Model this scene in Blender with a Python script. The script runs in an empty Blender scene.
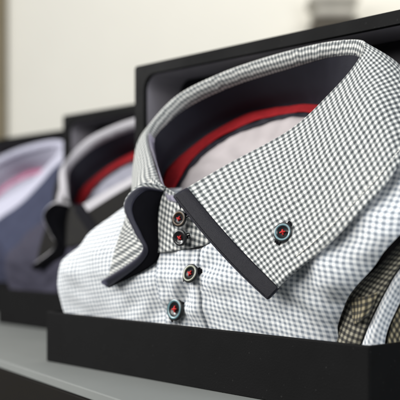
import bpy, bmesh, math, random
import numpy as np
from mathutils import Vector, Matrix, noise

R = math.radians
scene = bpy.context.scene
COL = scene.collection

# ------------------------------------------------------------------ camera
cam_data = bpy.data.cameras.new('camera')
cam = bpy.data.objects.new('camera', cam_data)
COL.objects.link(cam)
CAM_H = 0.094
cam.location = (0, 0, CAM_H)
cam.rotation_euler = (R(90), 0, 0)
cam_data.sensor_width = 36
cam_data.lens = 88.74
cam_data.shift_y = 0.09
cam_data.clip_start = 0.02
cam_data.clip_end = 50
cam_data.dof.use_dof = True
cam_data.dof.focus_distance = 0.57
cam_data.dof.aperture_fstop = 9.0
scene.camera = cam

# ------------------------------------------------------------------ light
world = bpy.data.worlds.new('World')
scene.world = world
world.use_nodes = True
bg = world.node_tree.nodes['Background']
bg.inputs[0].default_value = (0.86, 0.93, 1.0, 1)
bg.inputs[1].default_value = 0.13


def area(name, loc, target, size, power, color):
    d = bpy.data.lights.new(name, 'AREA')
    d.shape = 'RECTANGLE'
    d.size, d.size_y = size
    d.energy = power
    d.color = color
    o = bpy.data.objects.new(name, d)
    COL.objects.link(o)
    o.location = loc
    o.rotation_euler = (Vector(target) - Vector(loc)).to_track_quat('-Z', 'Y').to_euler()
    return o


area('shop_light', (-0.95, -0.05, 0.80), (-0.02, 0.66, 0.10), (0.95, 0.8), 20, (1.0, 0.985, 0.95))
area('side_shop_light', (-1.20, 0.80, 0.62), (-0.02, 0.72, 0.12), (0.4, 0.4), 18, (1.0, 0.99, 0.97))
area('right_fill_light', (0.85, -0.35, 0.60), (0.07, 0.58, 0.08), (0.6, 0.7), 15, (0.92, 0.96, 1.0))  # unseen fill lamp added to lift the right-hand faces
area('wall_light', (0.5, 1.7, 1.7), (0.35, 2.6, 0.35), (1.6, 0.5), 17.5, (1.0, 0.97, 0.92))
scene.view_settings.view_transform = 'Standard'
scene.view_settings.look = 'None'
scene.view_settings.exposure = 0.22
scene.view_settings.gamma = 1


# ------------------------------------------------------------------ materials
def new_mat(name):
    m = bpy.data.materials.new(name)
    m.use_nodes = True
    nt = m.node_tree
    return m, nt, nt.nodes, nt.links, nt.nodes['Principled BSDF']


def plain(name, color, rough=0.6, spec=0.4, bump=0.0, scale=400, var=0.08, coat=0.0, sheen=0.0):
    m, nt, N, L, b = new_mat(name)
    tc = N.new('ShaderNodeTexCoord')
    n = N.new('ShaderNodeTexNoise')
    n.inputs['Scale'].default_value = scale * 0.08
    n.inputs['Detail'].default_value = 4
    L.new(tc.outputs['Object'], n.inputs['Vector'])
    r = N.new('ShaderNodeMapRange')
    r.inputs[3].default_value = 1 - var
    r.inputs[4].default_value = 1 + var
    L.new(n.outputs[0], r.inputs[0])
    mul = N.new('ShaderNodeVectorMath')
    mul.operation = 'SCALE'
    mul.inputs[0].default_value = color
    L.new(r.outputs[0], mul.inputs['Scale'])
    L.new(mul.outputs[0], b.inputs['Base Color'])
    b.inputs['Roughness'].default_value = rough
    b.inputs['Specular IOR Level'].default_value = spec
    b.inputs['Coat Weight'].default_value = coat
    b.inputs['Sheen Weight'].default_value = sheen
    if bump:
        n2 = N.new('ShaderNodeTexNoise')
        n2.inputs['Scale'].default_value = scale
        n2.inputs['Detail'].default_value = 3
        L.new(tc.outputs['Object'], n2.inputs['Vector'])
        bp = N.new('ShaderNodeBump')
        bp.inputs['Strength'].default_value = bump
        bp.inputs['Distance'].default_value = 0.001
        L.new(n2.outputs[0], bp.inputs['Height'])
        L.new(bp.outputs[0], b.inputs['Normal'])
    return m


def sheen(m, w, tint):
    b = m.node_tree.nodes['Principled BSDF']
    b.inputs['Sheen Weight'].default_value = w
    b.inputs['Sheen Roughness'].default_value = 0.35
    b.inputs['Sheen Tint'].default_value = (*tint, 1)


def math_node(N, L, op, a, b=None, c=None):
    n = N.new('ShaderNodeMath')
    n.operation = op
    for i, x in enumerate((a, b, c)):
        if x is None:
            continue
        if isinstance(x, (int, float)):
            n.inputs[i].default_value = x
        else:
            L.new(x, n.inputs[i])
    return n.outputs[0]


def gingham(name, light, mid, dark, period=0.0034, duty=0.5, soft=0.16, weave=0.35):
    """woven check: two sets of dyed yarns over a white ground, darkest where they cross"""
    m, nt, N, L, b = new_mat(name)
    uv = N.new('ShaderNodeUVMap')
    tc = N.new('ShaderNodeTexCoord')
    wob = N.new('ShaderNodeTexNoise')
    wob.inputs['Scale'].default_value = 130
    wob.inputs['Detail'].default_value = 2
    L.new(tc.outputs['Object'], wob.inputs['Vector'])
    off = N.new('ShaderNodeVectorMath')
    off.operation = 'MULTIPLY_ADD'
    off.inputs[1].default_value = (period * 0.35,) * 3
    L.new(wob.outputs[1], off.inputs[0])
    L.new(uv.outputs[0], off.inputs[2])
    sep = N.new('ShaderNodeSeparateXYZ')
    L.new(off.outputs[0], sep.inputs[0])
    st = []
    for i in (0, 1):
        x = math_node(N, L, 'MULTIPLY', sep.outputs[i], 1 / period)
        f = math_node(N, L, 'FRACT', x)
        d = math_node(N, L, 'ABSOLUTE', math_node(N, L, 'SUBTRACT', f, 0.5))
        r = N.new('ShaderNodeMapRange')
        r.interpolation_type = 'SMOOTHSTEP'
        r.inputs[1].default_value = duty / 2 + soft / 2
        r.inputs[2].default_value = duty / 2 - soft / 2
        L.new(d, r.inputs[0])
        st.append(r.outputs[0])
    s = math_node(N, L, 'MULTIPLY', math_node(N, L, 'ADD', st[0], st[1]), 0.5)
    ramp = N.new('ShaderNodeValToRGB')
    e = ramp.color_ramp.elements
    e[0].position, e[0].color = 0.0, (*light, 1)
    e[1].position, e[1].color = 1.0, (*dark, 1)
    k = e.new(0.5)
    k.color = (*mid, 1)
    L.new(s, ramp.inputs[0])
    slub = N.new('ShaderNodeTexNoise')
    slub.inputs['Scale'].default_value = 900
    L.new(tc.outputs['Object'], slub.inputs['Vector'])
    mr = N.new('ShaderNodeMapRange')
    mr.inputs[3].default_value = 0.86
    mr.inputs[4].default_value = 1.1
    L.new(slub.outputs[0], mr.inputs[0])
    mul = N.new('ShaderNodeVectorMath')
    mul.operation = 'SCALE'
    L.new(ramp.outputs[0], mul.inputs[0])
    L.new(mr.outputs[0], mul.inputs['Scale'])
    L.new(mul.outputs[0], b.inputs['Base Color'])
    b.inputs['Roughness'].default_value = 0.75
    b.inputs['Specular IOR Level'].default_value = 0.25
    b.inputs['Sheen Weight'].default_value = 0.15
    # thread bump
    yarn = []
    for i in (0, 1):
        x = math_node(N, L, 'MULTIPLY', sep.outputs[i], 2 * math.pi / (period / 7))
        yarn.append(math_node(N, L, 'SINE', x))
    h = math_node(N, L, 'MULTIPLY', yarn[0], yarn[1])
    big = N.new('ShaderNodeTexNoise')
    big.inputs['Scale'].default_value = 70
    big.inputs['Detail'].default_value = 3
    L.new(tc.outputs['Object'], big.inputs['Vector'])
    h2 = math_node(N, L, 'MULTIPLY_ADD', h, 0.05, math_node(N, L, 'MULTIPLY', big.outputs[0], 1.4))
    bp = N.new('ShaderNodeBump')
    bp.inputs['Strength'].default_value = weave
    bp.inputs['Distance'].default_value = 0.002
    L.new(h2, bp.inputs['Height'])
    L.new(bp.outputs[0], b.inputs['Normal'])
    return m


M = {}
M['check_collar'] = gingham('grey check collar cloth', (0.63, 0.625, 0.59), (0.215, 0.228, 0.228), (0.027, 0.033, 0.037), soft=0.26, period=0.0037)
M['check_body'] = gingham('blue grey check shirt cloth', (0.69, 0.695, 0.69), (0.445, 0.47, 0.495), (0.175, 0.20, 0.235), soft=0.2, period=0.0029)
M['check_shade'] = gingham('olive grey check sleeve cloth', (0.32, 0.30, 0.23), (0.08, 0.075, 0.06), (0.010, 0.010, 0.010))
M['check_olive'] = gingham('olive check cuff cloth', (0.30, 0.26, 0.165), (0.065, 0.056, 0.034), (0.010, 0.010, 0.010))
M['navy'] = plain('navy satin trim', (0.0045, 0.0044, 0.0075), 0.5, 0.16, 0.5, 2600, 0.2)
sheen(M['navy'], 0.08, (0.62, 0.62, 0.95))
M['navy_lining'] = plain('navy collar lining', (0.0075, 0.0075, 0.013), 0.7, 0.2, 0.2, 1500, 0.2)
M['red'] = plain('red neck tape', (0.20, 0.008, 0.011), 0.85, 0.1, 0.6, 2200, 0.3)
M['yoke'] = plain('pale pink yoke lining', (0.335, 0.305, 0.31), 0.7, 0.3, 0.2, 900, 0.08)
M['black_card'] = plain('black box card', (0.0028, 0.0028, 0.003), 0.75, 0.08, 0.15, 900, 0.3)
M['card_inside'] = plain('violet grey box lining', (0.016, 0.015, 0.018), 0.6, 0.1, 0.05, 500, 0.1)
M['lid_wall'] = plain('lid wall lining with painted lit tone', (0.30, 0.28, 0.31), 0.5, 0.3, 0.05, 500, 0.08)  # lid walls: the lit look is painted in, paler than the panel
m = M['black_card']
nt = m.node_tree
N, L, b = nt.nodes, nt.links, nt.nodes['Principled BSDF']
src = b.inputs['Base Color'].links[0].from_socket
tc = N.new('ShaderNodeTexCoord')
dn = N.new('ShaderNodeTexNoise')
dn.inputs['Scale'].default_value = 420
dn.inputs['Detail'].default_value = 1
L.new(tc.outputs['Object'], dn.inputs['Vector'])
dr = N.new('ShaderNodeMapRange')
dr.inputs[1].default_value = 0.70
dr.inputs[2].default_value = 0.80
L.new(dn.outputs[0], dr.inputs[0])
sm = N.new('ShaderNodeTexNoise')
sm.inputs['Scale'].default_value = 14
sm.inputs['Detail'].default_value = 5
L.new(tc.outputs['Object'], sm.inputs['Vector'])
rr = N.new('ShaderNodeMapRange')
rr.inputs[3].default_value = 0.5
rr.inputs[4].default_value = 0.9
L.new(sm.outputs[0], rr.inputs[0])
L.new(rr.outputs[0], b.inputs['Roughness'])
mx = N.new('ShaderNodeMix')
mx.data_type = 'RGBA'
mx.inputs[7].default_value = (0.014, 0.014, 0.014, 1)
L.new(dr.outputs[0], mx.inputs[0])
L.new(src, mx.inputs[6])
L.new(mx.outputs[2], b.inputs['Base Color'])
M['thread_red'] = plain('red thread', (0.42, 0.012, 0.012), 0.6, 0.3, 0.3, 3000, 0.15)
M['thread_dark'] = plain('black thread', (0.006, 0.006, 0.008), 0.85, 0.08, 0.4, 3000, 0.15)
M['thread_white'] = plain('white thread', (0.78, 0.77, 0.72), 0.7, 0.3, 0.3, 3000, 0.1)
M['button_dark'] = plain('black button', (0.008, 0.009, 0.010), 0.32, 0.4, 0.0, 600, 0.3, coat=0.15)
M['button_pearl'] = plain('blue grey pearl', (0.075, 0.15, 0.17), 0.30, 0.5, 0.05, 2500, 0.5, coat=0.15)
M['button_amber'] = plain('dark amber horn', (0.06, 0.034, 0.012), 0.34, 0.4, 0.05, 2500, 0.5, coat=0.1)
M['button_olive'] = plain('olive pearl', (0.11, 0.12, 0.075), 0.30, 0.5, 0.05, 2500, 0.5, coat=0.15)
M['shelf'] = plain('grey green shelf laminate', (0.155, 0.163, 0.157), 0.75, 0.12, 0.04, 300, 0.06)
M['shelf_front'] = plain('dark brown shelf front', (0.008, 0.007, 0.006), 0.7, 0.06, 0.05, 200, 0.15)
M['wall'] = plain('cream wall paint', (0.78, 0.76, 0.69), 0.85, 0.2, 0.06, 120, 0.03)
M['oak'] = plain('brown oak', (0.22, 0.18, 0.11), 0.5, 0.3, 0.05, 90, 0.3)
M['white_board'] = plain('white shelf board', (0.75, 0.73, 0.66), 0.6, 0.3, 0.03, 120, 0.03)
M['taupe'] = plain('taupe knit cloth', (0.46, 0.44, 0.39), 0.85, 0.2, 0.5, 300, 0.2)
M['brown_dark'] = plain('dark brown cloth', (0.09, 0.08, 0.065), 0.85, 0.2, 0.5, 300, 0.2)
# cloth of the two shirts behind
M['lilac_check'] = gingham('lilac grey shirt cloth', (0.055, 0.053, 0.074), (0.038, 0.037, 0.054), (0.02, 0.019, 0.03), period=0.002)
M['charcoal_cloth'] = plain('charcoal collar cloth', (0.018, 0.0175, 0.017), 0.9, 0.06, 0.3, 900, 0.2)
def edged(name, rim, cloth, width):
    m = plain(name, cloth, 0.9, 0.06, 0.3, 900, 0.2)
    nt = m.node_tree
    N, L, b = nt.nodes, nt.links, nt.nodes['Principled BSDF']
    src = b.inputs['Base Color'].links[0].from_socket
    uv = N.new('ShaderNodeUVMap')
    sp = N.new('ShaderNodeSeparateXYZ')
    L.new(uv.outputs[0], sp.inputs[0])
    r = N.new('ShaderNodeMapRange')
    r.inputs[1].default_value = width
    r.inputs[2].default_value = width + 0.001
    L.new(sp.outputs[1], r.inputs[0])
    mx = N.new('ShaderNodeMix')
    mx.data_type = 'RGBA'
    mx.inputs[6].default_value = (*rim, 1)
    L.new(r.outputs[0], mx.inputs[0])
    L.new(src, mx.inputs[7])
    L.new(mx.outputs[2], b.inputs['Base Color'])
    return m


M['lilac_check'].node_tree.nodes['Principled BSDF'].inputs['Sheen Weight'].default_value = 0.0
M['lilac_check'].node_tree.nodes['Principled BSDF'].inputs['Specular IOR Level'].default_value = 0.08
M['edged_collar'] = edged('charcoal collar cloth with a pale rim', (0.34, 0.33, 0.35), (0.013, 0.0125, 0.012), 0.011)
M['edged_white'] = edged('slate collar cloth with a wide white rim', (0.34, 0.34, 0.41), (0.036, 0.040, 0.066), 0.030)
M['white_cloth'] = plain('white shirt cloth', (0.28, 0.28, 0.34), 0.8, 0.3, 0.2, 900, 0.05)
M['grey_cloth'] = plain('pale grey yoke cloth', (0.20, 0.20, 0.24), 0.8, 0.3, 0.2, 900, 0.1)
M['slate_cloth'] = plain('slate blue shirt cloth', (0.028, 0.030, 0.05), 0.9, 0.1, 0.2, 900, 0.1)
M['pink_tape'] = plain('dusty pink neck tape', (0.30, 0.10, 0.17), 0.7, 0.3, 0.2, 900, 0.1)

m, nt, N, L, b = new_mat('clear plastic')
b.inputs['Base Color'].default_value = (0.88, 0.85, 1.0, 1)
b.inputs['Roughness'].default_value = 0.12
b.inputs['Transmission Weight'].default_value = 0.85
b.inputs['IOR'].default_value = 1.45
tc = N.new('ShaderNodeTexCoord')
n = N.new('ShaderNodeTexNoise')
n.inputs['Scale'].default_value = 200
L.new(tc.outputs['Object'], n.inputs['Vector'])
bp = N.new('ShaderNodeBump')
bp.inputs['Strength'].default_value = 0.2
bp.inputs['Distance'].default_value = 0.001
L.new(n.outputs[0], bp.inputs['Height'])
L.new(bp.outputs[0], b.inputs['Normal'])
M['plastic'] = m


# ------------------------------------------------------------------ helpers
def link(name, me, mat, parent=None):
    o = bpy.data.objects.new(name, me)
    COL.objects.link(o)
    if mat:
        me.materials.append(mat)
    o.parent = parent
    return o


def empty(name, loc, yaw, label, cat, group=None):
    o = bpy.data.objects.new(name, None)
    COL.objects.link(o)
    o.location = loc
    o.rotation_euler = (0, 0, yaw)
    o.empty_display_size = 0.02
    o['label'] = label
    o['category'] = cat
    if group:
        o['group'] = group
    return o


def catmull(P, t):
    """Catmull-Rom through rows of P at parameters t in 0..1 (uniform stations)"""
    P = np.asarray(P, float)
    n = len(P) - 1
    x = np.clip(np.asarray(t, float), 0, 1) * n
    i = np.clip(np.floor(x).astype(int), 0, n - 1)
    f = (x - i).reshape(-1, *([1] * (P.ndim - 1)))
    p1, p2 = P[i], P[i + 1]
    p0 = np.where((i > 0).reshape(f.shape), P[np.maximum(i - 1, 0)], 2 * p1 - p2)
    p3 = np.where((i < n - 1).reshape(f.shape), P[np.minimum(i + 2, n)], 2 * p2 - p1)
    return 0.5 * ((2 * p1) + (-p0 + p2) * f + (2 * p0 - 5 * p1 + 4 * p2 - p3) * f ** 2 + (-p0 + 3 * p1 - 3 * p2 + p3) * f ** 3)


def grid_mesh(name, G, mat, parent, thick=0.0, off=0.0, base=(0, 0, 0), uvG=None, closed=False, sub=0):
    """G: rows x cols x 3 array of points; UV in metres along both directions"""
    G = np.asarray(G, float)
    nr, nc = G.shape[:2]
    V = (G - np.asarray(base)).reshape(-1, 3)
    if uvG is None:
        du = np.zeros((nr, nc))
        du[:, 1:] = np.cumsum(np.linalg.norm(np.diff(G, axis=1), axis=2), axis=1)
        dv = np.zeros((nr, nc))
        dv[1:, :] = np.cumsum(np.linalg.norm(np.diff(G, axis=0), axis=2), axis=0)
        du -= du[:, nc // 2:nc // 2 + 1]
        uvG = np.stack([du, dv], axis=2)
    uvf = uvG.reshape(-1, 2)
    F = []
    for r in range(nr - 1):
        for c in range(nc - 1):
            a = r * nc + c
            F.append((a, a + 1, a + nc + 1, a + nc))
    me = bpy.data.meshes.new(name)
    me.from_pydata([tuple(p) for p in V], [], F)
    lay = me.uv_layers.new(name='UVMap')
    idx = np.zeros(len(me.loops), int)
    me.loops.foreach_get('vertex_index', idx)
    lay.data.foreach_set('uv', uvf[idx].astype(np.float32).ravel())
    me.polygons.foreach_set('use_smooth', [True] * len(me.polygons))
    o = link(name, me, mat, parent)
    if thick:
        s = o.modifiers.new('thickness', 'SOLIDIFY')
        s.thickness = thick
        s.offset = off
    if sub:
        s = o.modifiers.new('smooth', 'SUBSURF')
        s.levels = s.render_levels = sub
    return o


def stitches(name, line, pitch, r, mat, parent, base):
    line = np.asarray(line)
    L_ = np.concatenate([[0], np.cumsum(np.linalg.norm(np.diff(line, axis=0), axis=1))])
    bm = bmesh.new()
    x = 0.0
    while x + pitch < L_[-1]:
        pts = [[np.interp(x + pitch * f, L_, line[:, k]) - base[k] for k in range(3)] for f in (0.0, .18, .4, .6, .74)]
        tube(bm, pts, r, 5)
        x += pitch
    return bm_obj(name, bm, mat, parent, True)


def normals_of(G):
    a = np.gradient(G, axis=0)
    b_ = np.gradient(G, axis=1)
    n_ = np.cross(b_, a)
    return n_ / (np.linalg.norm(n_, axis=2, keepdims=True) + 1e-12)


def nz(p, sc, seed=0.0):
    return noise.noise(Vector((p[0] * sc + seed, p[1] * sc - seed, p[2] * sc + 2 * seed)))


def bm_box(bm, lo, hi, bevel=0.0, seg=2):
    lo, hi = Vector(lo), Vector(hi)
    r = bmesh.ops.create_cube(bm, size=1)
    vs = r['verts']
    for v in vs:
        v.co = Vector(((v.co[i] + 0.5) * (hi[i] - lo[i]) + lo[i] for i in range(3)))
    if bevel:
        es = list({e for v in vs for e in v.link_edges})
        bmesh.ops.bevel(bm, geom=es, offset=bevel, segments=seg, affect='EDGES', profile=0.5)


def bm_obj(name, bm, mat, parent=None, smooth=False):
    me = bpy.data.meshes.new(name)
    bmesh.ops.recalc_face_normals(bm, faces=bm.faces)
    bm.to_mesh(me)
    bm.free()
    if smooth:
        me.polygons.foreach_set('use_smooth', [True] * len(me.polygons))
    return link(name, me, mat, parent)


def lathe(bm, prof, n=40, mtx=Matrix()):
    rings = []
    for r_, z in prof:
        if r_ < 1e-7:
            rings.append([bm.verts.new(mtx @ Vector((0, 0, z)))])
        else:
            rings.append([bm.verts.new(mtx @ Vector((r_ * math.cos(2 * math.pi * i / n), r_ * math.sin(2 * math.pi * i / n), z))) for i in range(n)])
    for a, c in zip(rings, rings[1:]):
        for i in range(n):
            j = (i + 1) % n
            if len(a) == 1 and len(c) == 1:
                continue
            if len(a) == 1:
                bm.faces.new((a[0], c[i], c[j]))
            elif len(c) == 1:
                bm.faces.new((a[i], c[0], a[j]))
            else:
                bm.faces.new((a[i], c[i], c[j], a[j]))


def tube(bm, pts, r, n=8):
    pts = [Vector(p) for p in pts]
    rings = []
    for i, p in enumerate(pts):
        d = (pts[min(i + 1, len(pts) - 1)] - pts[max(i - 1, 0)]).normalized()
        x = d.orthogonal().normalized() if i == 0 else (rings_x - d * rings_x.dot(d)).normalized()
        rings_x = x
        y = d.cross(x)
        rings.append([bm.verts.new(p + (x * math.cos(2 * math.pi * k / n) + y * math.sin(2 * math.pi * k / n)) * r) for k in range(n)])
    for a, c in zip(rings, rings[1:]):
        for k in range(n):
            bm.faces.new((a[k], a[(k + 1) % n], c[(k + 1) % n], c[k]))
    bm.faces.new(rings[0][::-1])
    bm.faces.new(rings[-1])


# ------------------------------------------------------------------ setting: wall and shelf
YAW = math.atan2(-0.757, 0.653)
BOX0 = np.array([-0.1156, 0.74, 0.0])

bm = bmesh.new()
bm_box(bm, (-0.508, 2.60, -0.9), (3.2, 2.70, 2.6))
w = bm_obj('wall', bm, M['wall'])
w['kind'] = 'structure'
w['label'] = 'plain cream painted shop wall behind the boxed shirts'

# timber frame that closes the wall's far end
post = empty('door_frame', (-0.573, 2.66, -0.9), 0, 'brown timber frame at the end of the cream wall', 'door frame')
bm = bmesh.new()
bm_box(bm, (-0.06, -0.10, 0), (0.06, 0.06, 3.2), 0.006)
bm_obj('post', bm, M['oak'], post)
bm = bmesh.new()
bm_box(bm, (-2.2, 0.0, 0), (-0.0605, 0.05, 3.2), 0.004)
bm_obj('door_panel', bm, M['oak'], post)

# display shelf: runs away to the upper left
sd = np.array([0.106, -0.1825])
sd = sd / np.linalg.norm(sd)
syaw = math.atan2(sd[1], sd[0])
shelf = empty('display_shelf', (-0.1516 + 0.0, 0.7475, -0.0), syaw, 'grey laminate display shelf with a dark front under the boxed shirts', 'shelf')
bm = bmesh.new()
bm_box(bm, (-1.45, 0.0, -0.006), (0.75, 0.62, 0.0), 0.0008, 2)
bm_obj('shelf_top', bm, M['shelf'], shelf)
bm = bmesh.new()
bm_box(bm, (-1.44, 0.002, -0.85), (0.74, 0.60, -0.0062), 0.002)
bm_obj('front_panel', bm, M['shelf_front'], shelf)

# small ledge on the wall with folded cloth
led = empty('wall_ledge', (0.36, 2.60, 0.588), 0, 'small white ledge fixed to the cream wall', 'ledge')
bm = bmesh.new()
bm_box(bm, (-0.13, -0.20, -0.02), (0.55, -0.001, 0.0), 0.003)
bm_obj('board', bm, M['white_board'], led)
bm = bmesh.new()
bm_box(bm, (0.33, -0.16, -0.14), (0.36, -0.001, -0.0205), 0.003)
bm_obj('bracket', bm, M['white_board'], led)


def folded(name, loc, size, layers, mat, label, seed):
    root = empty(name, loc, 0, label, 'folded cloth', 'folded cloth on the wall ledge')
    z = 0
    rnd = random.Random(seed)
    for k in range(layers):
        h = size[2] / layers
        bm = bmesh.new()
        ins = rnd.uniform(0, 0.012)
        bm_box(bm, (-size[0] / 2 + ins, -size[1] / 2 + ins, z), (size[0] / 2 - rnd.uniform(0, .01), size[1] / 2, z + h - 0.001), h * 0.42, 4)
        bm_obj('fold', bm, mat, root, True)
        z += h


# ------------------------------------------------------------------ box
BW, BD, LIP, BH = 0.310, 0.0815, 0.037, 0.230


def rounded_rect(x0, x1, z0, z1, r, n=8):
    pts = []
    for cx, cz, a0 in ((x1 - r, z1 - r, 0), (x0 + r, z1 - r, 90), (x0 + r, z0 + r, 180), (x1 - r, z0 + r, 270)):
        for k in range(n + 1):
            a = R(a0 + 90 * k / n)
            pts.append((cx + r * math.cos(a), cz + r * math.sin(a)))
    return pts


def make_box(origin, label):
    cx = np.array([BW / 2, 0.05])
    c, s = math.cos(YAW), math.sin(YAW)
    loc = (origin[0] + c * cx[0] - s * cx[1], origin[1] + s * cx[0] + c * cx[1], 0.0005)
    root = empty('gift_box', loc, YAW, label, 'box', 'black shirt boxes in a row on the shelf')
    ox, oy = -cx[0], -cx[1]
    T = 0.0028
    # tray: floor and four low walls as one folded card
    bm = bmesh.new()
    o_ = rounded_rect(0, BW, 0, BD, 0.0016, 3)
    i_ = rounded_rect(T, BW - T, T, BD - T, 0.001, 3)
    prof = [(o_, 0.0), (o_, LIP - 0.0008), ([(x * .999 + .0003, y * .99 + .0006) for x, y in o_], LIP), (i_, LIP), (i_, 0.003)]
    rings = [[bm.verts.new((x + ox, y + oy, z)) for x, y in p] for p, z in prof]
    n_ = len(o_)
    for a, b2 in zip(rings, rings[1:]):
        for k in range(n_):
            bm.faces.new((a[k], a[(k + 1) % n_], b2[(k + 1) % n_], b2[k]))
    bm.faces.new(rings[0][::-1])
    bm.faces.new(rings[-1])
    bm_obj('tray', bm, M['black_card'], root)
    # lid standing up behind: raised border with round inner corners, recessed panel
    y0, y1, y2 = BD + 0.0012, BD + 0.038, BD + 0.042
    bm = bmesh.new()
    n = 8
    op = rounded_rect(0, BW, 0, BH, 0.0025, n)
    ip = rounded_rect(0.013, BW - 0.013, 0.012, BH - 0.009, 0.012, n)
    e1 = 0.0008
    prof = [(op, y2), (op, y0 + e1), (rounded_rect(e1, BW - e1, e1, BH - e1, 0.002, n), y0),
            (rounded_rect(0.0125, BW - 0.0125, 0.0115, BH - 0.0085, 0.0125, n), y0), (ip, y0 + 0.001), (ip, y0 + 0.003)]
    rings = [[bm.verts.new((x + ox, y + oy, z)) for x, z in p] for p, y in prof]
    n_ = len(op)
    for a, b2 in zip(rings, rings[1:]):
        for k in range(n_):
            bm.faces.new((a[k], b2[k], b2[(k + 1) % n_], a[(k + 1) % n_]))
    bm.faces.new(rings[0])
    lid = bm_obj('lid', bm, M['black_card'], root)
    bm = bmesh.new()
    ra = [bm.verts.new((x + ox, y0 + 0.0031 + oy, z)) for x, z in ip]
    rb = [bm.verts.new((x + ox, y1 + oy, z)) for x, z in rounded_rect(0.0135, BW - 0.0135, 0.0125, BH - 0.0095, 0.012, n)]
    for k in range(n_):
        bm.faces.new((ra[k], rb[k], rb[(k + 1) % n_], ra[(k + 1) % n_]))
    bm_obj('lid_lining', bm, M['lid_wall'], lid)
    bm = bmesh.new()
    bm.faces.new([bm.verts.new((x + ox, y1 - 0.0003 + oy, z)) for x, z in rounded_rect(0.0135, BW - 0.0135, 0.0125, BH - 0.0095, 0.012, n)])
    bm_obj('lid_panel', bm, M['card_inside'], lid)
    return root


# ------------------------------------------------------------------ shirt (box coordinates: u along the front, v into the box, w up)
FOLD = [(.1625, -.0085, .1185), (.188, .013, .1375), (.225, .030, .157), (.243, .045, .178), (.252, .059, .197), (.250, .068, .2105),
        (.225, .072, .2155), (.193, .072, .2155), (.156, .070, .2125), (.122, .066, .207), (.088, .058, .196), (.074, .046, .179),
        (.077, .036, .166), (.101, .022, .146), (.134, .004, .126), (.1455, -.002, .1225)]
EDGE = [(.2485, -.0125, .0595), (.2615, -.0098, .071), (.2905, -.0062, .092), (.309, .005, .114), (.3135, .023, .134), (.303, .062, .150),
        (.272, .098, .162), (.215, .107, .168), (.155, .108, .172), (.105, .105, .170), (.075, .09, .165), (.064, .050, .152),
        (.0900, .016, .1265), (.1046, -.002, .108), (.0964, -.006, .0846), (.0884, -.006, .0635)]
RTOP = [(.165, .003, .092), (.2, .02, .108), (.222, .035, .122), (.232, .05, .136), (.236, .066, .150), (.228, .080, .164),
        (.2, .094, .178), (.18, .099, .1825), (.156, .1007, .184), (.125, .0995, .183), (.101, .092, .1755), (.083, .077, .161),
        (.076, .060, .145), (.0817, .047, .133), (.105, .022, .109), (.14, .004, .092)]
RLOW = [(.168, .004, .0915), (.198, .018, .106), (.218, .033, .12), (.226, .047, .133), (.228, .062, .147), (.22, .074, .158),
        (.198, .085, .169), (.182, .0915, .175), (.164, .0927, .176), (.142, .090, .174), (.122, .085, .169), (.1075, .079, .163),
        (.102, .070, .1544), (.1035, .052, .138), (.112, .033, .119), (.142, .005, .094)]
BASE = [(.17, .005, .092), (.195, .017, .105), (.213, .032, .119), (.22, .045, .131), (.22, .058, .143), (.212, .069, .153),
        (.198, .080, .164), (.187, .085, .169), (.175, .0855, .170), (.155, .0845, .1685), (.138, .079, .163), (.1225, .072, .157),
        (.1115, .0585, .1435), (.1115, .047, .133), (.118, .0355, .122), (.145, .007, .096)]
FOLD, EDGE, RTOP, RLOW, BASE = (np.array(a) for a in (FOLD, EDGE, RTOP, RLOW, BASE))
RLOW = RLOW * .80 + RTOP * .20
BASE = RLOW * .60 + BASE * .40
PN = np.array([0, -.805, .593])          # the way the collar opening faces
# the wearer's-right leaf rolls forward: its front edge as a curve from the neck to the tip
SCURVE = np.array([FOLD[15], (.1365, -.013, .1245), (.1310, -.021, .1135), (.1330, -.014, .096), (.1330, -.007, .0835), (.0884, -.006, .0635)])
SBACK = np.array([(.1435, .000, .1205), (.1415, -.002, .114), (.1405, -.003, .1065), (.1430, -.003, .095), (.1440, -.004, .084),
                  (.1330, -.006, .0735), (.0905, -.0066, .0590)])
SW = {15: 1.0, 14: 0.62, 13: 0.12}


def leaf_controls():
    C = []
    K = 5
    for k in range(K + 1):
        t = k / K
        row = FOLD * (1 - t) + EDGE * t
        tan = np.gradient(FOLD * (1 - t) + EDGE * t, axis=0)
        n_ = np.cross(tan, EDGE - FOLD)
        n_ /= np.linalg.norm(n_, axis=1, keepdims=True)
        n_ *= np.sign((n_ * (row - np.array([.155, .05, .15]))).sum(1, keepdims=True) + 1e-9)
        amp = np.array([.002, .003, .004, .005, .006, .008, .012, .015, .015, .015, .012, .008, .005, .003, .001, 0.0])
        row = row + n_ * (amp * math.sin(math.pi * t))[:, None]
        for i, wgt in ((0, 1.0), (1, .6), (2, .2)):      # the near front edge bows a little
            row[i] = row[i] + np.array([-.0012, 0, -.0016]) * wgt * math.sin(math.pi * t)
        lin = FOLD[15] * (1 - t) + EDGE[15] * t
        d = SCURVE[k] - lin
        for i, wgt in SW.items():
            row[i] = row[i] + d * wgt
        C.append(row)
    return np.array(C)          # K+1 x 16 x 3


def make_leaf(ns=220, nt=44):
    s = np.linspace(0, 1, ns)
    C = leaf_controls()
    Cs = np.stack([catmull(c, s) for c in C])                 # K+1 x ns x 3
    G = catmull(Cs, np.linspace(0, 1, nt))                    # nt x ns x 3
    return s, G


def pulls(u, w):
    h = 0.0
    for bu, bw in ((.1755, .0708), (.1535, .0475), (.26, .092)):
        dx, dy = u - bu, (w - bw)
        d = math.hypot(dx, dy) + 1e-6
        a = math.atan2(dy, dx)
        h += .0011 * math.sin(a * 5 + bu * 90) * math.exp(-((d - .018) / .016) ** 2)
    h += .0010 * math.sin(w * 330 + 9 * math.sin(u * 24)) * math.exp(-((w - .052) / .016) ** 2) * nz((u, 0, w), 30, 4.4) * 1.6
    return h


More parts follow.
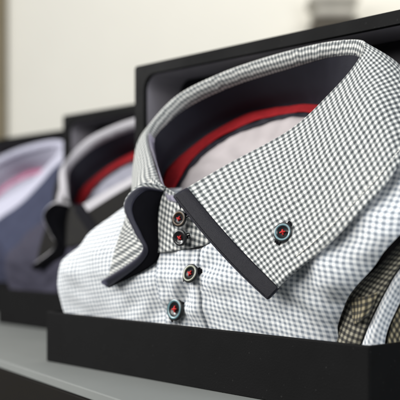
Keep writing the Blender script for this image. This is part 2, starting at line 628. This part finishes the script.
def body_fn(u01, w):
    """front of the shirt: u01 -1..1 across, w height"""
    wl = [.004, .03, .045, .058, .075, .095, .112, .128, .145, .165]
    uL = np.interp(w, wl, [.006, .005, .001, -.003, -.002, .017, .042, .060, .07, .08])
    uR = np.interp(w, wl, [.277, .277, .279, .287, .305, .324, .333, .327, .300, .25])
    v0 = np.interp(w, [.004, .036, .052, .068, .085, .105, .125, .150], [.008, .0045, .0, -.0045, -.0035, .004, .020, .045])
    u = (uL + uR) / 2 + u01 * (uR - uL) / 2
    a = np.abs(u01)
    nl = np.interp(w, [.04, .085], [30, 10])
    v = v0 + np.where(u01 < 0, .055, .009) * a ** np.where(u01 < 0, nl, 22)
    # room for the neck
    return u, v


def make_shirt(origin, label, mats, detail=True):
    c, s_ = math.cos(YAW), math.sin(YAW)
    base = np.array([BW / 2, 0.04, 0.0035])
    loc = (origin[0] + c * base[0] - s_ * base[1], origin[1] + s_ * base[0] + c * base[1], base[2])
    root = empty('dress_shirt', loc, YAW, label, 'shirt', 'folded shirts in the row of boxes')

    def gm(name, G, mat, parent=root, **k):
        return grid_mesh(name, G, mat, parent, base=base, **k)

    # ---- body
    nu, nw = 150, 90
    aa = np.sin(np.linspace(-1, 1, nu) * math.pi / 2 * 0.999)
    ww = np.linspace(.006, .150, nw)
    G = np.zeros((nw, nu, 3))
    wtop = np.zeros(nu)
    for i in range(nw):
        for j in range(nu):
            if i == 0:
                x_ = abs(body_fn(aa[j:j + 1], .10)[0][0] - .158)
                wtop[j] = np.interp(x_, [0, .037, .055, .066, .08, .1], [.086, .098, .112, .128, .145, .150])
                if aa[j] < 0:
                    wtop[j] = min(wtop[j], .127)
            q = i / (nw - 1)
            w_ = .006 + (wtop[j] - .006) * q
            u, v = body_fn(aa[j:j + 1], w_)
            u, v = {j: u[0]}, {j: v[0] + .012 * max(0, (q - .85) / .15) ** 2}
            p = np.array([u[j], v[j], w_])
            wr = 0.0021 * nz((u[j], 0, w_), 22, 3.1) + 0.0010 * nz((u[j], 0, w_), 60, 7.7)
            wr += pulls(u[j], w_)
            # soft drag folds that run from the collar tips
            wr += 0.0009 * math.sin((u[j] * 0.8 + w_) * 150) * max(0, min(1, (abs(u[j] - .155) - .05) * 18)) * max(0, min(1, (w_ - .045) * 40))
            G[i, j] = p + np.array([0, -wr, 0])
    # the cloth is woven straight: check lies along u and w
    uvB = np.zeros((nw, nu, 2))
    dv = np.zeros((nw, nu))
    d = np.diff(G, axis=1)
    step = np.sqrt(d[..., 0] ** 2 + d[..., 1] ** 2)
    dv[:, 1:] = np.cumsum(step, axis=1)
    dv -= dv[:, nu // 2:nu // 2 + 1]
    uvB[..., 0] = (dv + ((G[:, nu // 2, 0]))[:, None]) * .74
    uvB[..., 1] = G[..., 2] + 0.12 * np.abs(G[..., 0] - .155)
    body = gm('body', G, mats['body'], thick=0.0008, off=-1, uvG=uvB)

    def body_at(u, w_, out=0.0):
        ul, _ = body_fn(np.array([-1.0]), w_)
        ur, _ = body_fn(np.array([1.0]), w_)
        a = (u - (ul[0] + ur[0]) / 2) / ((ur[0] - ul[0]) / 2)
        _, v = body_fn(np.array([a]), w_)
        wr = 0.0021 * nz((u, 0, w_), 22, 3.1) + 0.0010 * nz((u, 0, w_), 60, 7.7) + pulls(u, w_)
        return np.array([u, v[0] - wr - out, w_])

    # ---- placket: buttoned strip down the front
    us = np.linspace(.139, .181, 22)
    ws = np.linspace(.008, .086, 60)
    P = np.array([[body_at(u, w_, 0.0013 - (0.0014 if (k in (0, 21)) else 0)) for k, u in enumerate(us)] for w_ in ws])
    gm('placket', P, mats['body'], thick=0.0005, off=-1,
       uvG=np.stack([np.broadcast_to(us * .74, (60, 22)), np.broadcast_to(ws[:, None], (60, 22))], 2) + np.array([.0008, .0]))

    # ---- collar leaf
    ns, nt = 220, 44
    s, G = make_leaf(ns, nt)
    N_ = normals_of(G)
    # keep normals pointing away from the neck
    cen = np.array([.155, .05, .15])
    sg = np.sign(((G - cen) * N_).sum(2, keepdims=True))
    N_ = N_ * np.where(np.median(sg) < 0, -1, 1)
    tt = np.linspace(0, 1, nt)
    for i in range(nt):
        for j in range(ns):
            p = G[i, j]
            amp = min(1, tt[i] * 3)
            wv = 0.0011 * nz(p, 26, 1.3) + 0.0006 * nz(p, 55, 5.0)
            # buckle near the lower edge of the near leaf
            if 0.03 < s[j] < 0.33:
                q = (s[j] - .03) / .30
                wv += -0.0016 * math.exp(-((tt[i] - .70) / .10) ** 2) * math.sin(math.pi * q) ** 2
            G[i, j] = p + N_[i, j] * wv * amp * (0.15 + 0.85 * min(1, (1 - abs(2 * s[j] - 1)) * 12))
    # fold: roll over the ridge and a little way down inside
    Fs = G[0]
    Ds = catmull(RTOP, s) - Fs
    Dl = np.linalg.norm(Ds, axis=1, keepdims=True)
    Dh = Ds / Dl
    Nf = N_[1]
    rw = np.interp(s, [0, .02, .25, .36, .5, .66, .75, .85, 1], [.003, .003, .004, .007, .009, .009, .005, .003, .003])[:, None]
    in2 = Fs + Dh * rw - Nf * .0030
    in1 = Fs + Dh * rw * .45 - Nf * .0024
    top = Fs - Dh * .0010 - Nf * .0010
    Gfull = np.concatenate([in2[None], in1[None], top[None], Fs[None] + N_[0][None] * .0002, G[1:]], 0)
    puck = np.array([nz((q * 3.0, 0, 0), 30, 6.0) + .6 * nz((q * 3.0, 0, 0), 75, 2.0) for q in s])
    puck *= np.interp(s, [0, .3, .38, .68, .8, 1], [.15, .3, 1, 1, .3, .1])
    seam = .0011 * puck[:, None] * PN
    Gfull[1] += seam * .8 - Dh * (.0012 * puck)[:, None]
    Gfull[2] += seam
    uvC = np.zeros(Gfull.shape[:2] + (2,))
    mid = G[int(nt * .35)]
    arc = np.concatenate([[0], np.cumsum(np.linalg.norm(np.diff(mid, axis=0), axis=1))])
    uvC[..., 0] = arc[None]
    dv = np.zeros(Gfull.shape[:2])
    dv[1:] = np.cumsum(np.linalg.norm(np.diff(Gfull, axis=0), axis=2), axis=0)
    uvC[..., 1] = dv - dv[3][None]
    collar = gm('collar', Gfull, mats['collar'], thick=0.0011, off=0, uvG=uvC)

    # near leaf trim: ribbon wrapped round the front edge
    W_ = 0.0098
    rows = []
    leaf = G
    for i in range(nt):
        line = leaf[i]
        L_ = np.concatenate([[0], np.cumsum(np.linalg.norm(np.diff(line[:60], axis=0), axis=1))])
        pts = []
        e_dir = line[0] - line[1]
        e_dir /= np.linalg.norm(e_dir)
        nn = N_[i, 1]
        for q, dz in ((.0095, -.0009), (.004, -.0010), (.0, -.0009)):
            pp = np.array([np.interp(q, L_, line[:60, k]) for k in range(3)])
            pts.append(pp + nn * dz)
        pts.append(line[0] + e_dir * .0007)
        for q, dz in ((.0, .0008), (.0006, .0011), (.003, .0011), (.006, .0011), (.0092, .0011), (.0098, .0006)):
            pp = np.array([np.interp(q, L_, line[:60, k]) for k in range(3)])
            pts.append(pp + nn * dz)
        rows.append(pts)
    rows = np.array(rows)
    ext = rows[-1] + (rows[-1] - rows[-3]) * .10
    flat = ext.copy()
    npt = len(ext)
    midl = .5 * (ext + ext[::-1])
    flat = midl + (ext - midl) * .05 + (rows[-1] - rows[-3]) * .05
    for k in range(len(rows)):
        f_ = .00006 * math.sin(k * 1.9) + .00005 * math.sin(k * 4.3 + 1)
        rows[k, 4:] += N_[min(k, nt - 1), 1] * f_
    c_end = ext.mean(0)
    for arr, f_ in ((rows[-1], .97), (ext, .90), (flat, .80)):
        arr[:] = c_end + (arr - c_end) * f_
    rows = np.concatenate([rows, ext[None], flat[None]], 0)
    gm('collar_trim', rows, mats['trim'], parent=collar, thick=0.0003)
    # stitch line on the trim
    if detail:
        for col, mat_, dz in ((9, M['thread_dark'], .0003), (5, M['thread_dark'], .0003)):
            ln = rows[1:nt, col] + N_[1:, 1] * dz
            stitches('stitching', ln, .0021, .00016, mat_, collar, base)
        # topstitch round the near leaf, 6 mm in from its lower edge
        tz = .935
        r0 = int(tz * (nt - 1))
        ln = G[r0, 20:120] + N_[r0, 20:120] * .0009
        stitches('stitching', ln, .0022, .00024, M['thread_white'], collar, base)

    # far leaf trim: ribbon along the rolled front edge and its dark underside
    k1 = np.linspace(0, 1, 46)
    A = catmull(SCURVE, k1)
    Bc = catmull(SBACK, k1)
    tang = np.gradient(A, axis=0)
    tang /= np.linalg.norm(tang, axis=1, keepdims=True)
    rows = []
    for q in np.linspace(0, 1, 12):
        bul = math.sin(math.pi * q) * .0022
        rows.append(A * (1 - q) + Bc * q + np.array([.0, -bul, bul * .3]) + np.array([-.0006, -.0009, 0]) * (1 - q))
    rows = np.array(rows)
    gm('collar_underside', rows, mats['under'], parent=collar, thick=0.0006)
    # satin ribbon on the rolled edge, and the checked edge it is sewn to
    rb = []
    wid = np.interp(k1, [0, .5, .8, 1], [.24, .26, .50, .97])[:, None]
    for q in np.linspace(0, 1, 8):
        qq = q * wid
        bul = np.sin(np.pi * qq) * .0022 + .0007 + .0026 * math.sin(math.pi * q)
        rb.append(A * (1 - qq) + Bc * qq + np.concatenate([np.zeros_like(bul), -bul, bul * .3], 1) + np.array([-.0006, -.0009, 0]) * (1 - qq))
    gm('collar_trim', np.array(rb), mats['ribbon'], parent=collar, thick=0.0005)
    ed = []
    side = np.cross(tang, np.array([0, -1.0, 0]))
    side /= np.linalg.norm(side, axis=1, keepdims=True)
    side *= np.sign((side * (A - Bc)).sum(1, keepdims=True))
    for q in np.linspace(0, 2 * math.pi, 11):
        ed.append(A + side * (.0016 + .0015 * math.cos(q)) + np.array([0, -1.0, 0]) * (.0004 + .0015 * math.sin(q)))
    gm('collar_edge', np.array(ed), mats['collar'], parent=collar)

    # ---- collar band: inner lining, neck tape, yoke
    sI = np.linspace(0, 1, 150)
    IN = np.stack([np.interp(sI, s, in2[:, k]) for k in range(3)], 1)
    INo = np.stack([np.interp(sI, s, in1[:, k]) for k in range(3)], 1) + 0
    Rt, Rl, Bs = catmull(RTOP, sI), catmull(RLOW, sI), catmull(BASE, sI)
    prof = np.stack([INo * .5 + IN * .5 - np.interp(sI, s, Nf[:, 0])[:, None] * 0, IN + (Rt - IN) * .03, IN + (Rt - IN) * .5, Rt, Rl, Bs])
    Gl = catmull(prof, np.linspace(0, 1, 30))
    for i in range(30):
        for j in range(150):
            Gl[i, j] += PN * ((0.0014 * nz(Gl[i, j], 40, 2.2) + .0009 * nz((j * .02, i * .004, 0), 20, 5.5)) * min(1, i / 8))
    gm('band_lining', Gl, mats['lining'], thick=0.0008, off=0)
    tp = []
    for q in np.linspace(0, 1, 6):
        tp.append(Rt * (1 - q) + Rl * q + PN * (.0007 + .0002 * math.sin(math.pi * q)))
    tp = np.array(tp)
    for j in range(150):
        tp[:, j] += PN * (0.0010 * nz(tp[2, j], 60, 9.0) + .0004)
    gm('neck_tape', tp, mats['tape'], thick=0.0007)
    cb = Bs.mean(0) - PN * .004
    yk = np.array([(Bs * (1 - q) + cb * q) - PN * (.0006 + .003 * math.sin(math.pi * q * .5)) for q in np.linspace(0, 1, 14)])
    for i in range(13):
        for j in range(150):
            yk[i, j] += PN * (0.0022 * nz(yk[i, j], 45, 4.0) + .0012 * nz(yk[i, j], 110, 8.0))
    gm('yoke', yk, mats['yoke'], thick=0.0006)

    # ---- outer front of the band, seen between the two leaves
    us = np.linspace(.126, .188, 40)
    qs = np.linspace(0, 1, 24)
    BF = np.zeros((24, 40, 3))
    for i, q in enumerate(qs):
        for j, u in enumerate(us):
            x = u - .157
            topw = (.1205 - .35 * x + 2.0 * x * x) if x < 0 else .1195 - .25 * x
            loww = .0845 + 1.5 * x * x + .10 * x
            v = -.0042 * (1 - q) - .0062 * q + 4.5 * x * x + .0022 * (1 - q) ** 2
            BF[i, j] = (u, v, topw * (1 - q) + loww * q)
    gm('collar_band', BF, mats['band'], thick=0.0012, off=0)

    # ---- buttons
    def button(u, w_, v, r, nrm, face, spin, parent=root):
        ctr = Vector((u, v, w_)) - Vector(base)
        z = Vector(nrm).normalized()
        mtx = Matrix.Translation(ctr) @ z.to_track_quat('Z', 'Y').to_matrix().to_4x4() @ Matrix.Rotation(spin, 4, 'Z')
        bm = bmesh.new()
        h = r * .34
        lathe(bm, [(0, 0), (r * .9, 0), (r, h * .3), (r, h * .75), (r * .93, h), (r * .86, h * 1.02)], 40, mtx)
        lathe(bm, [(r * .66, h * .95), (r * .56, h * .55), (0, h * .5)], 40, mtx)
        o = bm_obj('button', bm, M['button_dark'], parent, True)
        bm = bmesh.new()
        lathe(bm, [(r * .86, h * 1.02), (r * .80, h * 1.12), (r * .72, h * 1.06), (r * .66, h * .95)], 40, mtx)
        bm_obj('button_face', bm, face, o, True)
        bm = bmesh.new()
        q = r * .19
        for a in (0, 1):
            pts = []
            for k in range(9):
                t = -1 + 2 * k / 8
                x, y = (t * q, t * q) if a == 0 else (t * q, -t * q)
                pts.append(mtx @ Vector((x, y, h * (.62 + .30 * (1 - t * t)) + a * h * .18)))
            tube(bm, pts, r * .085)
        bm_obj('button_thread', bm, M['thread_red'], o, True)
        # sewn shank and worked buttonhole beneath
        bm = bmesh.new()
        rnd = random.Random(int(u * 1e4))
        for sx in (-1, 1):
            n_loop = 4
            for k in range(n_loop):
                yy = (k - 1.5) * r * .16
                pts = [mtx @ Vector((sx * r * (x_), yy + rnd.uniform(-.05, .05) * r, zz * r)) for x_, zz in ((.6, .0), (.95, .0), (1.14, -.08), (1.26, -.18))]
                tube(bm, pts, r * .085, 6)
        bm_obj('buttonhole', bm, M['thread_dark'], o, True)
        return o

    if detail:
        bt = [(.1680, .1045, -.0085, .0052, (.28, -1, .12), 'button_amber', .5), (.1700, .0930, -.0095, .0052, (.25, -1, -.08), 'button_dark', .2)]
        for u, w_, v, r, nn, f, sp in bt:
            button(u, w_, v, r, nn, M[f], sp)
        for (u, w_, r, f, sp, nn) in ((.1755, .0708, .0060, 'button_olive', .4, (.12, -1, .32)), (.1535, .0475, .0072, 'button_pearl', .9, (.05, -1, .12))):
            p = body_at(u, w_, .0022)
            button(u, w_, p[1], r, nn, M[f], sp)
        # collar button, on the near leaf
        jt, js = int(nt * .735), int(ns * .094)
        p = G[jt, js] + N_[jt, js] * .0016
        button(p[0], p[2], p[1], .0056, tuple(N_[jt, js] + np.array([.45, -.1, .0])), M['button_pearl'], 1.0)

    # ---- sleeves folded in behind the front edge
    def roll(name, top, bot, mat, r, seed, parent=root, sq=1.0):
        """a soft fold of cloth: swept bulge between two curves"""
        k = np.linspace(0, 1, 40)
        a, b2 = catmull(np.array(top), k), catmull(np.array(bot), k)
        g = []
        for q in np.linspace(0, 1, 14):
            bul = math.sin(math.pi * q) ** sq * r
            row = a * (1 - q) + b2 * q + np.array([.25 * bul, -bul, 0])
            for j in range(40):
                row[j] = row[j] + np.array([0, 1, .3]) * .0011 * nz(row[j], 55, seed)
            g.append(row)
        return gm(name, np.array(g).transpose(1, 0, 2), mat, parent, thick=0.0008, off=0)

    if detail:
        rolls(roll, mats, gm)
    return root


def rolls(roll, mats, gm):
    roll('sleeve_fold', [(.345, .027, .115), (.318, .021, .094), (.300, .0165, .076), (.281, .0145, .060), (.273, .0145, .045), (.270, .014, .030)],
         [(.362, .026, .110), (.340, .020, .098), (.3187, .0155, .0795), (.3088, .0145, .0665), (.300, .014, .0515), (.2905, .014, .0330)], mats['sleeve'], .002, 1.0)
    roll('sleeve_fold', [(.362, .0285, .112), (.340, .022, .0975), (.3184, .0172, .079), (.3085, .0162, .066), (.2997, .0157, .051), (.2902, .0157, .0330)],
         [(.366, .034, .104), (.340, .028, .083), (.3175, .022, .0655), (.3095, .020, .0525), (.3055, .0185, .0400), (.3050, .018, .030)], mats['body'], .004, 2.0)
    roll('sleeve_fold', [(.362, .036, .103), (.340, .030, .082), (.3175, .0235, .065), (.3095, .0215, .052), (.3058, .0200, .0405), (.3052, .0195, .030)],
         [(.362, .072, .080), (.336, .066, .064), (.321, .062, .052), (.312, .058, .044), (.306, .054, .039), (.3055, .05, .030)], mats['cuff'], .006, 3.0)
    fl = np.array([[(0.2863, 0.0125, 0.06), (0.2989, 0.009, 0.0619), (0.3054, 0.0125, 0.0646)], [(0.2882, 0.012, 0.0532), (0.2994, 0.0085, 0.0566), (0.3032, 0.012, 0.0593)], [(0.2896, 0.012, 0.0463), (0.2976, 0.009, 0.0502), (0.2998, 0.012, 0.0533)]])
    g = catmull(catmull(fl, np.linspace(0, 1, 16)).transpose(1, 0, 2), np.linspace(0, 1, 24)).transpose(1, 0, 2)
    gm('cuff_corner', g, mats['cuff'], thick=0.0009, off=0)


M['navy_trim_lit'] = plain('navy satin trim with painted lit tone', (0.024, 0.0235, 0.037), 0.4, 0.4, 0.4, 2600, 0.2)  # same navy trim on the far leaf, its lit band put into the colour
sheen(M['navy_trim_lit'], 0.22, (0.62, 0.62, 0.95))
M['matte_black'] = plain('matte black facing', (0.0045, 0.0045, 0.006), 0.9, 0.04, 0.3, 1800, 0.2)
SHIRT_A = dict(under=M['matte_black'], ribbon=M['navy_trim_lit'], body=M['check_body'], collar=M['check_collar'], trim=M['navy'], lining=M['navy_lining'], tape=M['red'], yoke=M['yoke'],
               band=M['check_collar'], sleeve=M['check_shade'], cuff=M['check_olive'])
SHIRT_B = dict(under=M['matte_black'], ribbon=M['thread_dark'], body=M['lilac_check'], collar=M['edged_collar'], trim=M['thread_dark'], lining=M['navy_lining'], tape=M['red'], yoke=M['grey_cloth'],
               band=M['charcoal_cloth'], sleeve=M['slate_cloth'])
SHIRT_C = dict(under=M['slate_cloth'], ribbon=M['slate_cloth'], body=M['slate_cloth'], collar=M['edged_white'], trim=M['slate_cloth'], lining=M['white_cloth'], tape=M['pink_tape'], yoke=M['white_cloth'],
               band=M['white_cloth'], sleeve=M['slate_cloth'])

ORG_B = BOX0 + np.array([-0.103, 0.325, 0])
ORG_C = BOX0 + np.array([-0.27, 0.64, 0])
make_box(BOX0, 'black card box holding the grey checked shirt, its lid stood up behind')
make_shirt(BOX0, 'grey and white checked shirt with navy trimmed double collar and red stitched buttons', SHIRT_A, True)
make_box(ORG_B, 'black card box holding the lilac grey shirt, just behind the checked shirt')
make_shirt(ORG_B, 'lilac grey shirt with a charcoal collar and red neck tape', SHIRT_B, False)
make_box(ORG_C, 'black card box holding the white collared shirt at the far end of the row')
make_shirt(ORG_C, 'slate blue shirt with a white collar at the far end of the row', SHIRT_C, False)
folded('folded_cloth', (0.335, 2.50, 0.589), (0.13, 0.14, 0.05), 2, M['brown_dark'], 'dark brown cloth folded on the white wall ledge', 1)
folded('folded_cloth', (0.335, 2.50, 0.640), (0.125, 0.13, 0.06), 2, M['taupe'], 'taupe cloth folded on top of the dark brown one', 2)

# clear plastic collar support that lies round the inside of the collar
s, G = make_leaf(220, 44)
Fs = G[0]
Dh = catmull(RTOP, s) - Fs
Dh /= np.linalg.norm(Dh, axis=1, keepdims=True)
ctr = np.array([.155, .045, .165])
inw = ctr - Fs
inw /= np.linalg.norm(inw, axis=1, keepdims=True)
sel = np.arange(174, 219)
c, s_ = math.cos(YAW), math.sin(YAW)
base = np.array([BW / 2, 0.04, 0.0035])
loc = (BOX0[0] + c * base[0] - s_ * base[1], BOX0[1] + s_ * base[0] + c * base[1], base[2])
ins = empty('collar_support', loc, YAW, 'clear plastic strip lining the inside of the checked collar', 'collar support')
e0 = Fs[sel] + inw[sel] * .0035 + Dh[sel] * .0015 - np.array([0, .002, -.001])
front = np.array([(.150, -.0042, .1205), (.154, -.0058, .1185), (.158, -.0062, .1180), (.162, -.006, .1195)])
line = np.concatenate([e0[:-6], front], 0)
line = catmull(line[::3], np.linspace(0, 1, 120))
Dn = np.interp
d2 = np.concatenate([Dh[sel][:-6], np.repeat(Dh[sel][-7:-6], 4, 0)], 0)
d2 = catmull(d2[::3], np.linspace(0, 1, 120))
g = np.stack([line, line + d2 * .002, line + d2 * .006], 0)
grid_mesh('strip', g, M['plastic'], ins, thick=0.0006, base=base)
